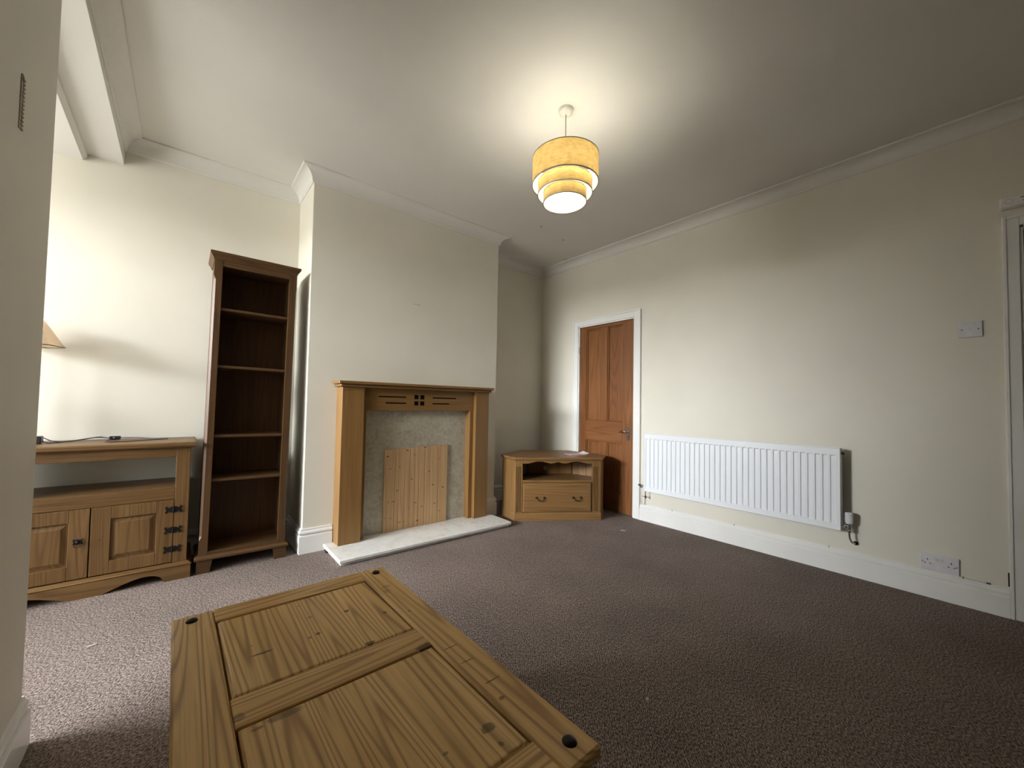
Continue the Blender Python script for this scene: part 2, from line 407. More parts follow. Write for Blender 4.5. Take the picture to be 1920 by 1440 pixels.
leaf_part(2.772, 2.856, .006, 1.955, 'door_stile'); leaf_part(2.190, 2.312, .006, 1.955, 'door_stile')
leaf_part(2.4965, 2.5875, .925, 1.925, 'door_muntin'); leaf_part(2.4965, 2.5875, .19, .705, 'door_muntin')
leaf_part(2.3125, 2.7715, 1.9255, 1.955, 'door_rail', 'doorY'); leaf_part(2.3125, 2.7715, .7055, .9245, 'door_rail', 'doorY'); leaf_part(2.3125, 2.7715, .006, .1895, 'door_rail', 'doorY')
for ya, yb in ((2.588, 2.7715), (2.3125, 2.496)):
    for za, zb_ in ((.925, 1.925), (.190, .705)):
        w = MB()
        # bolection bead and sunk field
        w.box(XR+.030, XR+.044, ya, yb, za, zb_, 0)
        for s in ((ya, ya+.014, za, zb_), (yb-.014, yb, za, zb_), (ya+.014, yb-.014, za, za+.014), (ya+.014, yb-.014, zb_-.014, zb_)):
            w.box(XR+.018, XR+.032, *s, .003)
        w.build('door_panel', 'doorZ', d1)
w = MB(); w.box(XR+.006, X0+.001, 2.222, 2.256, .745, .865, .003)
w.cyl((XR+.008, 2.239, .828), (XR-.028, 2.239, .828), .008); w.tube([(XR-.028, 2.236, .828), (XR-.032, 2.262, .829), (XR-.030, 2.300, .826), (XR-.026, 2.318, .823)], .0075)
w.build('door_handle', 'chrome', d1, 'dull chrome lever handle on a backplate')
w = MB(); w.cyl((XR+.007, 2.239, .78), (XR+.004, 2.239, .78), .006); w.build('keyhole', 'black', d1)
w = MB(); w.box(XR+.020, XR+.034, 2.180, 2.1895, .795, .855, .001); w.build('latch', 'chrome', d1)
for z in (.28, 1.70):
    w = MB(); w.cyl((XR-.002, 2.862, z-.04), (XR-.002, 2.862, z+.04), .005); w.box(XR-.003, XR+.004, 2.862, 2.872, z-.04, z+.04, .001); w.build('hinge', 'greyplastic', d1)
w = MB(); w.box(XR+.10, XR+.14, 2.10, 2.95, 0, 2.0, 0); w.build('gap_shade_backing', 'gap', d1)  # dark board added as the shade behind the gap at the leaf edge

d2 = thing('door_2', 'brown door in a white frame cut by the right edge of the photo', None, (0, 0, 0), kind='structure')
casing(d2, -.918, -.121, 2.092, .058)
w = MB(); w.box(XR+.03, XR+.07, -.90, -.135, .006, 2.078, .003); w.build('door_leaf', 'doorZ', d2)
w = MB(); w.box(XR-.012, XR+.005, -.058, -.066, .165, .235, .0005); w.build('chip', 'gap', d2, 'dark chip in the paint of the frame edge')

# white box over the right-hand door
wb = thing('door_chime', 'white plastic box with a round button above the right-hand door frame', 'wall box', (XR, -.20, 2.22))
w = MB(); w.box(-.040, -.001, -.17, .143, -.030, .033, .006); w.build('casing', 'trim', wb)
w = MB(); w.lathe([(.010, 0), (.013, .002), (.015, 0), (.015, -.003)], (-.0405, .112, .003), (-1, 0, 0)); w.build('button', 'whiteplastic', wb)
for i in range(5):
    w = MB(); w.box(-.0425, -.039, .045-i*.04, .075-i*.04, .010, .013, .0005); w.build('slot', 'gap', wb)
for i in range(3):
    w = MB(); w.box(-.0425, -.039, .040-i*.05, .068-i*.05, -.008, -.006, .0005); w.build('slot', 'gap', wb)

# ================================================================== PENDANT LAMP
LX, LY = 1.63, 1.465
pl = thing('pendant_lamp', 'lit three-tier mustard fabric drum pendant hanging from the ceiling', 'pendant lamp', (LX, LY, ZT))
w = MB(); w.lathe([(0, -.030), (.020, -.030), (.026, -.026), (.038, -.018), (.041, -.010), (.042, 0), (0, 0)]); w.build('ceiling_rose', 'cove', pl)
w = MB(); w.cyl((0, 0, -.028), (0, 0, -.25), .0032, seg=8); w.build('flex', 'greyplastic', pl)
w = MB(); w.lathe([(0, -.245), (.010, -.245), (.018, -.258), (.019, -.308), (0, -.308)]); w.build('lampholder', 'whiteplastic', pl)
def shade_mat():
    m, nt, b = new_mat('mustard_shade_fabric', .8, .1)
    tc = N(nt, 'ShaderNodeTexCoord').outputs['Object']
    mp = N(nt, 'ShaderNodeMapping'); mp.inputs['Scale'].default_value = (1, 1, 6); nt.links.new(tc, mp.inputs['Vector'])
    f = noise(nt, mp.outputs[0], 26, 4, .7); f2 = noise(nt, tc, 30, 3)
    c = ramp(nt, math_n(nt, 'MULTIPLY_ADD', f2, .4, math_n(nt, 'MULTIPLY', f, .6)), [(0.35, (0.50, 0.34, 0.13)), (0.68, (0.76, 0.57, 0.29))])
    nt.links.new(c, b.inputs['Base Color'])
    tr = N(nt, 'ShaderNodeBsdfTranslucent'); nt.links.new(c, tr.inputs['Color'])
    mx = N(nt, 'ShaderNodeMixShader'); mx.inputs[0].default_value = .34
    nt.links.new(b.outputs[0], mx.inputs[1]); nt.links.new(tr.outputs[0], mx.inputs[2])
    nt.links.new(mx.outputs[0], nt.nodes['Material Output'].inputs[0]); return m
M['shade'] = shade_mat()
def lining_mat():
    m, nt, b = new_mat('cream_lining', .7, .1)
    tc = N(nt, 'ShaderNodeTexCoord').outputs['Object']
    c = ramp(nt, noise(nt, tc, 30, 2), [(0.3, (.84, .82, .66)), (0.7, (.88, .86, .70))]); nt.links.new(c, b.inputs['Base Color'])
    tr = N(nt, 'ShaderNodeBsdfTranslucent'); nt.links.new(c, tr.inputs['Color'])
    mx = N(nt, 'ShaderNodeMixShader'); mx.inputs[0].default_value = .5
    nt.links.new(b.outputs[0], mx.inputs[1]); nt.links.new(tr.outputs[0], mx.inputs[2])
    nt.links.new(mx.outputs[0], nt.nodes['Material Output'].inputs[0]); return m
M['lining'] = lining_mat()
for (r, z0, z1) in ((.183, 2.322, 2.470), (.151, 2.266, 2.335), (.120, 2.216, 2.278)):
    a, b_ = z0-ZT, z1-ZT
    w = MB(); w.lathe([(r, a), (r, b_)], seg=64); sh = w.build('shade', 'shade', pl)
    w = MB(); w.lathe([(r-.0015, a+.001), (r-.0015, b_-.001)], seg=64); w.build('lining', 'lining', sh)
    for z in (a, b_):
        w = MB(); w.lathe([(r+.0015, z-.002), (r+.0015, z+.002), (r-.003, z+.002), (r-.003, z-.002), (r+.0015, z-.002)], seg=64); w.build('rim', 'greyplastic', sh)
w = MB()
for k in range(3):
    a = math.radians(35+120*k); c, s = math.cos(a), math.sin(a)
    w = MB(); w.tube([(c*.018, s*.018, 2.462-ZT), (c*.182, s*.182, 2.462-ZT)], .0016, 6); w.build('spider_wire', 'chrome', pl)
    w = MB(); w.tube([(c*.182, s*.182, 2.325-ZT), (c*.151, s*.151, 2.332-ZT)], .0016, 6); w.build('tier_wire', 'chrome', pl)
    w = MB(); w.tube([(c*.150, s*.150, 2.272-ZT), (c*.120, s*.120, 2.275-ZT)], .0016, 6); w.build('tier_wire', 'chrome', pl)
M['bulb'] = plain('lit_bulb', (1, 1, .95), .4, emit=(1.0, .965, .86), es=110)
w = MB(); w.ball((0, 0, -.348), .030, (1, 1, 1.3)); w.build('bulb', 'bulb', pl)

# ================================================================== FIREPLACE
ft = thing('fireplace_surround', 'oak fireplace surround with black inlays on the chimney breast', 'fireplace', (1.54, YB, 0))
OX, OY = 1.54, YB
HT = .045
def fp(nm, mat, x0, x1, y0, y1, z0, z1, bev=.002, parent=ft, lab=None):
    w = MB(); w.box(x0-OX, x1-OX, y0-OY, y1-OY, z0, z1, bev); return w.build(nm, mat, parent, lab)
YH = 2.655
for a, b_ in ((.890, 1.052), (2.075, 2.222)):
    fp('pilaster', 'oakZ', a, b_, 2.900, YB-.001, HT, 1.185)
    w = MB(); w.box(a-.0-OX, b_-OX, 2.896-OY, 2.9005-OY, 1.165, 1.185, .001); w.build('pilaster_cap', 'oakX', ft)
w = MB()
w.box(1.048-OX, 2.079-OX, 2.936-OY, YB-.002-OY, 1.015, 1.185, .002)
hd = w.build('header', 'oakX', ft)
fp('inner_jamb', 'oakZ', 1.052, 1.085, 2.938, YB-.002, HT, 1.015); fp('inner_jamb', 'oakZ', 2.035, 2.075, 2.938, YB-.002, HT, 1.015)
# stepped mantel shelf
w = MB(); w.box(.852-OX, 2.248-OX, 2.852-OY, YB-.001-OY, 1.207, 1.228, .004); w.build('mantel_shelf', 'oakX', ft)
w = MB(); w.box(.868-OX, 2.234-OX, 2.872-OY, YB-.001-OY, 1.186, 1.2065, .005); w.build('mantel_moulding', 'oakX', ft)
for x0, x1, z0, z1 in ((1.155, 1.385, 1.117, 1.125), (1.212, 1.385, 1.068, 1.076), (1.628, 1.862, 1.117, 1.125), (1.628, 1.792, 1.068, 1.076)):
    fp('inlay', 'inlay', x0+.02, x1+.02, 2.9345, 2.937, z0, z1+.002, .0003, hd)
for x in (1.478, 1.532):
    for z in (1.057, 1.108):
        fp('inlay', 'inlay', x, x+.036, 2.9345, 2.937, z, z+.034, .0003, hd)
w = MB(); w.box(1.075-OX, 2.045-OX, 3.004-OY, YB-.001-OY, HT, 1.02, .001); w.build('marble_back_panel', 'panel', ft, 'mottled grey-beige marble back panel')
# hearth slab
h = thing('hearth_slab', 'cream marble hearth slab on the carpet below the fireplace', 'hearth', (1.555, YH, 0))
w = MB(); w.box(.822-1.555, 2.298-1.555, 2.635-YH, YB-.022-YH, .020, HT, .005); w.build('slab', 'hearth', h)
w = MB(); w.box(.838-1.555, 2.285-1.555, 2.655-YH, YB-.024-YH, 0.001, .0205, .002); w.build('riser', 'hearth', h)
w = MB(); w.box(.824-1.555, .8375-1.555, 2.93-YH, 2.975-YH, .001, .0195, .001); w.build('packing_block', 'gap', h)
# plank cover over the fire opening
cv = thing('fire_opening_board', 'knotty light spruce plank board covering the fireplace opening', 'board', (1.255, 2.99, HT))
seams = [495, 577, 607, 650, 685, 722, 748, 787, 820, 868, 918]
xs = [1.259+(s-495)/(918-495)*(1.842-1.259) for s in seams]
# perspective spacing: nearer planks look wider, so redistribute evenly by real width
wts = [.103, .040, .058, .050, .053, .040, .064, .057, .090, .100]
tot = sum(wts); x = 1.259
for i, q in enumerate(wts):
    wd = q/tot*(1.842-1.259); tz = .655+.012*i/9
    w = MB(); w.box(x-1.255+.0012, x+wd-1.255-.0012, 0, .013, 0.0, tz, .002); w.build('plank', 'plank', cv); x += wd

# ================================================================== BOOKCASE
bk = thing('bookcase', 'tall narrow dark wood open bookcase with five shelves against the back wall', 'bookcase', (.100, 3.04, 0))
bk.rotation_euler = (0, math.radians(.55), 0)
BW, BD, BH = .476, .285, 1.965
def stile(x0, x1, left):
    def sec(z, c):
        c = max(c, .0006)
        if left: return [(x0, .022, z), (x0, c, z), (x0+c, 0, z), (x1, 0, z), (x1, .022, z)]
        return [(x0, .022, z), (x0, 0, z), (x1-c, 0, z), (x1, c, z), (x1, .022, z)]
    w = MB(); w.loft([sec(.108, 0), sec(.20, 0), sec(.225, .012), (sec(1.84, .012)), sec(1.865, 0), sec(BH, 0)]); return w.build('stile', 'bookZ', bk)
stile(0, .045, True); stile(BW-.045, BW, False)
for x0, x1 in ((.004, .022), (BW-.022, BW-.004)):
    w = MB(); w.box(x0, x1, .0225, BD, .108, BH, .001); w.build('side_panel', 'bookZ', bk)
w = MB(); w.box(.0455, BW-.0455, .002, .022, BH-.035, BH, .001); w.build('top_rail', 'bookX', bk)
w = MB(); w.box(.0225, BW-.0225, .022, BD-.008, BH-.018, BH, .001); w.build('top_board', 'bookX', bk)
w = MB(); w.box(.0225, BW-.0225, BD-.008, BD-.002, .108, BH, 0); w.build('back_panel', 'bookZ', bk)
w = MB()
prof = [(0, 0), (-.004, .004), (-.006, .012), (-.013, .024), (-.020, .032), (-.022, .040), (-.022, .050)]
secs = []
for o, z in prof: secs.append([(o, o, BH+z), (BW-o, o, BH+z), (BW-o, BD, BH+z), (o, BD, BH+z)])
w.loft(secs); w.build('crown_moulding', 'bookX', bk)
for z in (.574, .852, 1.296, 1.664):
    w = MB(); w.box(.0225, BW-.0225, .010, BD-.0085, z-.018, z, .004); w.build('shelf', 'bookX', bk)
w = MB(); w.box(.0225, BW-.0225, .003, BD-.0085, .105, .128, .002); w.build('shelf', 'bookX', bk, 'bottom shelf of the bookcase')
w = MB(); w.loft([[(o, o, z), (BW-o, o, z), (BW-o, BD, z), (o, BD, z)] for o, z in ((-.012, .078), (-.020, .084), (-.020, .094), (-.012, .102), (-.002, .107))]); w.build('base_moulding', 'bookX', bk)
for x0, x1, d in ((-.008, .072, 1), (BW-.072, BW+.008, -1)):
    w = MB()
    pts = [(x0, 0), (x1-.012, 0), (x1, .0785), (x0, .0785)] if d > 0 else [(x0+.012, 0), (x1, 0), (x1, .0785), (x0, .0785)]
    w.prism(pts, -.008, .012, 'Y'); w.build('foot', 'bookX', bk)
    w = MB(); w.box(x0 if d > 0 else x1-.02, x0+.02 if d > 0 else x1, BD-.06, BD, 0, .078, .001); w.build('foot', 'bookX', bk)

# ================================================================== LOW PINE CABINET (left alcove)
CXc = -.375
cb = thing('low_pine_cabinet', 'low pine cabinet with black iron hinges in the left alcove', 'cabinet', (CXc, 3.045, 0))
H_ = .42; DP = .385
w = MB()
w.loft([[(-H_-o, -o, z), (H_+o, -o, z), (H_+o, DP, z), (-H_-o, DP, z)] for o, z in ((.010, .781), (.022, .787), (.026, .793), (.026, .808), (.022, .814), (.016, .815))])
w.build('top', 'pineX', cb)
for s in (-1, 1):
    w = MB(); w.box(min(s*H_, s*(H_-.068)), max(s*H_, s*(H_-.068)), 0, .022, .098, .781, .002); w.build('stile', 'pineZ', cb)
    w = MB(); w.box(min(s*(H_-.002), s*(H_-.018)), max(s*(H_-.002), s*(H_-.018)), .0225, DP-.004, .06, .781, .001); w.build('side_panel', 'pineZ', cb)
iw = H_-.0685
w = MB(); w.box(-iw, iw, .001, .022, .726, .781, .002); w.build('top_rail', 'pineX', cb)
w = MB(); w.box(-iw, iw, .001, .022, .473, .546, .002); w.build('middle_rail', 'pineX', cb)
w = MB(); w.box(-H_+.0185, H_-.0185, .0225, DP-.004, .530, .546, .001); w.build('shelf', 'pineX', cb)
w = MB(); w.box(-H_+.0185, H_-.0185, DP-.014, DP-.006, .10, .5295, 0); w.build('back_panel', 'pineX', cb)
w = MB(); w.box(-H_+.0185, H_-.0185, .03, DP-.015, .09, .104, 0); w.build('bottom_board', 'pineX', cb)
# plinth with scalloped lower edge
pts = [(-H_-.02, 0), (-.325, 0)]
def arch(xa, xb, rev=False):
    out = []
    for k in range(1, 12):
        t = k/12; # steep rise near the foot, long fall toward the centre
        z = .052*math.sin(math.pi*min(1, t**.62))
        out.append((xa+(xb-xa)*t, max(z, 0)))
    return out
left = arch(-.325, -.06); pts += left + [(-.06, 0), (.06, 0)] + [(-a, b) for a, b in reversed(left)] + [(.325, 0), (H_+.02, 0), (H_+.02, .078), (-H_-.02, .078)]
w = MB(); w.prism(pts, -.022, -.002, 'Y', 0); 
w.box(-H_-.02, -H_-.002, -.0015, DP-.01, 0.0, .078, .001); w.box(H_+.002, H_+.02, -.0015, DP-.01, 0.0, .078, .001)
w.build('plinth', 'pineX', cb)
w = MB(); w.loft([[(-H_-o, -o, z), (H_+o, -o, z), (H_+o, DP, z), (-H_-o, DP, z)] for o, z in ((.020, .0785), (.024, .083), (.020, .088), (.014, .090), (.012, .095), (.004, .098))]); w.build('plinth_moulding', 'pineX', cb)
def butterfly(w, cx, cz, y0, y1, s=1.0, ww=.040, hh=.0165):
    pts = []
    up = [(-ww, .75*hh), (-ww*.92, 1.25*hh), (-ww*.74, 1.15*hh), (-ww*.64, .45*hh), (-ww*.35, .95*hh), (0, 1.15*hh), (ww*.35, .95*hh), (ww*.64, .45*hh), (ww*.74, 1.15*hh), (ww*.92, 1.25*hh), (ww, .75*hh), (ww*.80, .05*hh)]
    lo = [(ww, -.75*hh), (ww*.92, -1.25*hh), (ww*.74, -1.15*hh), (ww*.64, -.45*hh), (ww*.35, -.95*hh), (0, -1.15*hh), (-ww*.35, -.95*hh), (-ww*.64, -.45*hh), (-ww*.74, -1.15*hh), (-ww*.92, -1.25*hh), (-ww, -.75*hh), (-ww*.80, -.05*hh)]
    w.prism([(cx+a*s, cz+b*s) for a, b in up+lo], y0, y1, 'Y')
for s in (-1, 1):
    xa, xb = (-iw+.001, -.003) if s < 0 else (.003, iw-.001)
    if s < 0: xa, xb = -iw+.001, -.002
    sw = .078; z0, z1 = .103, .471
    w = MB(); w.box(xa, xa+sw, -.001, .019, z0, z1, .0015); w.box(xb-sw, xb, -.001, .019, z0, z1, .0015)
    w.box(xa+sw+.0003, xb-sw-.0003, -.001, .019, z0, z0+.070, .0015); w.box(xa+sw+.0003, xb-sw-.0003, -.001, .019, z1-.068, z1, .0015)
    dr = w.build('door', 'pineZ', cb)
    pa, pb, pz0, pz1 = xa+sw-.001, xb-sw+.001, z0+.069, z1-.067
    w = MB()
    w.loft([[(pa+i, y, pz0+i), (pb-i, y, pz0+i), (pb-i, y, pz1-i), (pa+i, y, pz1-i)] for i, y in ((0, .016), (0, .012), (.010, .011), (.030, .003), (.034, .003))])
    w.build('door_panel', 'pineZ', dr)
    for z in (.414, .293, .180):
        w = MB(); hx = s*(iw-.002)
        butterfly(w, hx, z, -.004, .0005-.0012); w.cyl((hx, -.004, z-.012), (hx, -.004, z+.012), .004, seg=10)
        w.build('hinge', 'iron', dr, 'ornate black iron butterfly hinge')
    if s < 0:
        w = MB(); butterfly(w, -.043, .300, -.0045, -.0012, .62, .030, .020)
        w.lathe([(0, .009), (.006, .007), (.008, 0)], (-.043, -.004, .300), (0, -1, 0), 12)
        w.tube([(-.043+.015*math.sin(a), -.010-.003*math.cos(a), .287-.013*math.cos(a)) for a in [math.radians(30*k) for k in range(13)]], .0018, 6)
        w.build('ring_handle', 'iron', dr, 'black iron drop ring handle')
    else:
        w = MB(); w.cyl((.040, -.0013, .293), (.040, .002, .293), .003, seg=10); w.build('handle_hole', 'gap', dr)

# things on the cabinet
CT = .8165
cbl = thing('table_lamp_cable', 'thin black cable looping across the top of the low pine cabinet', 'cable', (-.33, 3.38, CT))
def cp(x, y, z): return (x+.33, y-3.38, z-CT)
r = .0022
w = MB(); w.tube(smooth_path([cp(-.598, 3.245, CT+.030), cp(-.565, 3.25, CT+.010), cp(-.52, 3.27, CT+r), cp(-.46, 3.34, CT+.006), cp(-.41, 3.40, CT+.012), cp(-.355, 3.375, CT+.008)], 8), r)
w.build('cable_run', 'black', cbl)
w = MB(); w.tube(smooth_path([cp(-.598, 3.228, CT+.014), cp(-.575, 3.225, CT+r), cp(-.51, 3.285, CT+r+.001), cp(-.44, 3.39, CT+.010), cp(-.40, 3.42, CT+.014), cp(-.37, 3.42, CT+.009), cp(-.352, 3.39, CT+.008)], 8), r)
w.build('cable_run', 'black', cbl)
w = MB(); w.tube(smooth_path([cp(-.300, 3.375, CT+.008), cp(-.24, 3.40, CT+.006), cp(-.16, 3.36, CT+r), cp(-.085, 3.30, CT+r), cp(-.072, 3.285, CT+r), cp(-.09, 3.27, CT+r), cp(-.16, 3.23, CT+r), cp(-.25, 3.17, CT+r), cp(-.33, 3.16, CT+r), cp(-.350, 3.20, CT+r), cp(-.345, 3.32, CT+.004), cp(-.350, 3.37, CT+.007)], 8), r)
w.build('cable_run', 'black', cbl)
w = MB(); w.box(-.022, .030, -.022, .006, .0002, .020, .004); w.build('inline_switch', 'black', cbl)
w = MB(); w.box(-.004, .003, -.0235, -.021, .010, .014, .0005); w.build('switch_rocker', 'whiteplastic', cbl)
w = MB(); w.box(-.033, .033, -.028, .028, 0, .040, .004); ad = w.build('black_adapter', 'black')
ad.location = (-.633, 3.235, CT); tag(ad, 'small black plug box at the left end of the low pine cabinet', 'plug')
# table lamp mostly hidden behind the partition
tl = thing('table_lamp', 'table lamp with a tapered beige fabric shade peeking past the partition', 'table lamp', (-.679, 3.335, CT))
a0 = math.radians(0)
def pale_shade():
    m, nt, b = new_mat('beige_shade_fabric', .8, .1)
    tc = N(nt, 'ShaderNodeTexCoord').outputs['Object']
    c = ramp(nt, noise(nt, tc, 60, 3), [(0.3, (.66, .52, .37)), (0.7, (.72, .58, .42))]); nt.links.new(c, b.inputs['Base Color'])
    tr = N(nt, 'ShaderNodeBsdfTranslucent'); nt.links.new(c, tr.inputs['Color'])
    mx = N(nt, 'ShaderNodeMixShader'); mx.inputs[0].default_value = .6
    nt.links.new(b.outputs[0], mx.inputs[1]); nt.links.new(tr.outputs[0], mx.inputs[2])
    tp = N(nt, 'ShaderNodeBsdfTransparent'); m2 = N(nt, 'ShaderNodeMixShader'); m2.inputs[0].default_value = .5
    nt.links.new(mx.outputs[0], m2.inputs[1]); nt.links.new(tp.outputs[0], m2.inputs[2])
    nt.links.new(m2.outputs[0], nt.nodes['Material Output'].inputs[0]); return m
M['lampshade'] = pale_shade()
zb0, zt0 = 1.360-CT, 1.505-CT
def ring(r, z, n=4, rot=.0): return [(r*math.cos(math.radians(rot+360*k/n)), r*math.sin(math.radians(rot+360*k/n)), z) for k in range(n)]
t = bmesh.new()
A = [t.verts.new(p) for p in ring(.127, zb0, 6, 12)]; B = [t.verts.new(p) for p in ring(.045, zt0, 6, 12)]
for i in range(6): t.faces.new([A[i], A[(i+1) % 6], B[(i+1) % 6], B[i]])
w = MB(); w.add(t); o = w.build('lamp_shade', 'lampshade', tl); sm = o.modifiers.new('thickness', 'SOLIDIFY'); sm.thickness = .002
w = MB()
R6 = ring(.128, zb0, 6, 12)
for i in range(6): w.tube([R6[i], R6[(i+1) % 6]], .0028, 6)
w.build('shade_trim', 'brass', tl)
w = MB(); w.lathe([(0, 0), (.034, 0), (.034, .012), (.022, .02), (.010, .035), (.024, .10), (.032, .17), (.024, .24), (.010, .30), (.008, .53), (0, .53)]); w.build('lamp_base', 'whiteplastic', tl)
w = MB(); w.ball((0, 0, .575), .026, (1, 1, 1.2)); w.build('bulb', 'whiteplastic', tl)
w = MB()
for k in range(3):
    a = math.radians(12+120*k); w.tube([(0, 0, zt0-.005), (.044*math.cos(a), .044*math.sin(a), zt0-.003)], .0012, 6)
w.tube([(0, 0, .55), (0, 0, zt0)], .0016, 6)
w.build('shade_carrier', 'brass', tl)

# ================================================================== CORNER TV UNIT
ang = math.radians(-32.5)
tv = thing('corner_tv_unit', 'golden pine corner television unit with one drawer beside the brown door', 'cabinet', (2.435, 2.748, 0), ang)
TW = .820
def hexa(o, z):
    # outline of the unit at outward offset o
    P = [(0, 0), (TW, 0), (.895, .125), (.925, .225), (.660, .590), (.165, .590), (-.095, .225), (-.068, .135)]
    c = Vector((.41, .25)); out = []
    n = len(P)
    for i in range(n):
        a, b, d = Vector(P[i-1]), Vector(P[i]), Vector(P[(i+1) % n])
        e1 = (b-a).normalized(); e2 = (d-b).normalized()
        n1 = Vector((e1.y, -e1.x)); n2 = Vector((e2.y, -e2.x)); v = (n1+n2)/(1+n1.dot(n2))
        out.append((b.x+v.x*o, b.y+v.y*o, z))
    return out
w = MB(); w.loft([hexa(o, z) for o, z in ((.000, .556), (.005, .560), (.007, .566), (.014, .570), (.016, .574), (.016, .584), (.012, .588))]); w.build('top', 'tvX', tv)
w = MB(); w.loft([hexa(o, z) for o, z in ((.008, .001), (.008, .058), (.005, .064), (.001, .072))]); w.build('plinth', 'tvX', tv)
H8 = hexa(0, 0)
def side(i, j, nm, z0=.0725, z1=.5555, th=.018):
    a, b = Vector(H8[i][:2]), Vector(H8[j][:2]); d = (b-a).normalized(); nn = Vector((-d.y, d.x))*th
    q = [a+d*.0005, b-d*.0005, b-d*.0005+nn, a+d*.0005+nn]
    w = MB(); w.prism([tuple(p) for p in q], z0, z1, 'Z'); return w.build(nm, 'tvZ', tv)
side(7, 0, 'chamfered_side'); side(1, 2, 'chamfered_side'); side(2, 3, 'side_panel'); side(6, 7, 'side_panel')
side(3, 4, 'back_board', th=.012); side(5, 6, 'back_board', th=.012); side(4, 5, 'back_board', th=.012)
# boarded inner walls and back of the open compartment
def lining(a, b, nb, nm):
    a, b = Vector(a), Vector(b); d = (b-a).normalized(); nn = Vector((-d.y, d.x)); L = (b-a).length
    for k in range(nb):
        p = a+d*(L*k/nb+.0015); q = a+d*(L*(k+1)/nb-.0015)
        w = MB(); w.prism([tuple(p), tuple(q), tuple(q-nn*.008), tuple(p-nn*.008)], .376, .555, 'Z'); w.build(nm, 'tvZ', tv)
lining((.815, .185), (.650, .350), 3, 'lining_board'); lining((.170, .350), (.005, .185), 3, 'lining_board')
lining((.645, .352), (.175, .352), 1, 'back_board')
# fluted pilasters
for x0, x1 in ((0.001, .066), (TW-.078, TW-.012)):
    w = MB(); nfl = 4; pts = [(x0, .020), (x0, 0), (x0+.008, 0)]
    fw = (x1-x0-.016)/nfl
    for k in range(nfl):
        xa = x0+.008+k*fw
        pts += [(xa+fw*.12, 0), (xa+fw*.26, .008), (xa+fw*.62, .008), (xa+fw*.76, 0)]
    pts += [(x1-.006, 0), (x1, 0), (x1, .020)]
    w.prism(pts, .085, .500, 'Z'); w.box(x0, x1, 0, .020, .0725, .0845, .001); w.box(x0, x1, 0, .020, .5005, .5555, .001)
    w.build('fluted_pilaster', 'tvZ', tv)
w = MB(); w.box(TW-.0118, TW-.0005, .0005, .020, .0725, .5555, .0005); w.build('edge_strip', 'tvZ', tv)
ox0, ox1 = .067, TW-.079
# scalloped apron
pts = [(ox0, .5555), (ox0, .530)]; n = 40
for k in range(n+1):
    t = k/n; x = ox0+.012+(ox1-ox0-.024)*t; u = abs(t-.5)*2     # 0 centre, 1 end
    z = .530+.021*math.sin(math.pi*min(1, max(0, (u-.20)/.70)))**1.3 if u > .20 else .530+.018*(1-u/.20)**1.6
    pts.append((x, z))
pts += [(ox1, .530), (ox1, .5555)]
w = MB(); w.prism(pts, .002, .018, 'Y'); w.build('scalloped_apron', 'tvX', tv)
w = MB(); w.box(ox0, ox1, .001, .02, .352, .375, .002); w.build('drawer_rail', 'tvX', tv)
H9 = [Vector(p[:2]) for p in hexa(-.022, 0)]
w = MB(); w.prism([tuple(p) for p in H9], .360, .375, 'Z'); w.build('shelf', 'tvX', tv)
w = MB(); w.box(ox0, ox1, .001, .02, .0725, .079, .001); w.build('bottom_rail', 'tvX', tv)
dx0, dx1, dz0, dz1 = ox0+.004, ox1-.010, .082, .349
w = MB(); w.loft([[(dx0+i, y, dz0+i), (dx1-i, y, dz0+i), (dx1-i, y, dz1-i), (dx0+i, y, dz1-i)] for i, y in ((0, .020), (0, -.001), (.003, -.004), (.010, -.005), (.012, -.008), (.013, -.008))])
drw = w.build('drawer', 'tvX', tv)
w = MB(); w.box(dx0+.01, dx1-.01, .021, .30, .09, .34, .001); w.build('drawer_box', 'gap', drw)
for hx in (.238, .590):
    w = MB()
    for s in (-1, 1):
        w.lathe([(0, .004), (.006, .0038), (.010, .002), (.011, 0)], (hx+s*.037, -.0083, .214), (0, -1, 0), 14)
        w.prism([(hx+s*.037+a*.017, .214+b*.011) for a, b in ((-1, 0), (-.4, .5), (0, 1), (.4, .5), (1, 0), (.4, -.5), (0, -1), (-.4, -.5))], -.0095, -.0081, 'Y')
        w.cyl((hx+s*.037, -.009, .214), (hx+s*.037, -.020, .214), .003, seg=8)
    w.tube(smooth_path([(hx-.037, -.019, .214), (hx-.028, -.022, .205), (hx-.022, -.024, .192), (hx, -.025, .186), (hx+.022, -.024, .192), (hx+.028, -.022, .205), (hx+.037, -.019, .214)], 6), .0032)
    w.build('bail_handle', 'darkbrass', drw, 'antique brass swan-neck bail handle')
w = MB(); w.lathe([(0, .003), (.020, .003), (.024, .001), (.024, -.004)], (.366, .3495, .432), (0, -1, 0), 24); w.build('cable_hole_disc', 'greyplastic', tv, 'round pale disc standing in for the lit wall seen through the cable hole')  # pale disc added in place of the lit wall behind an open hole

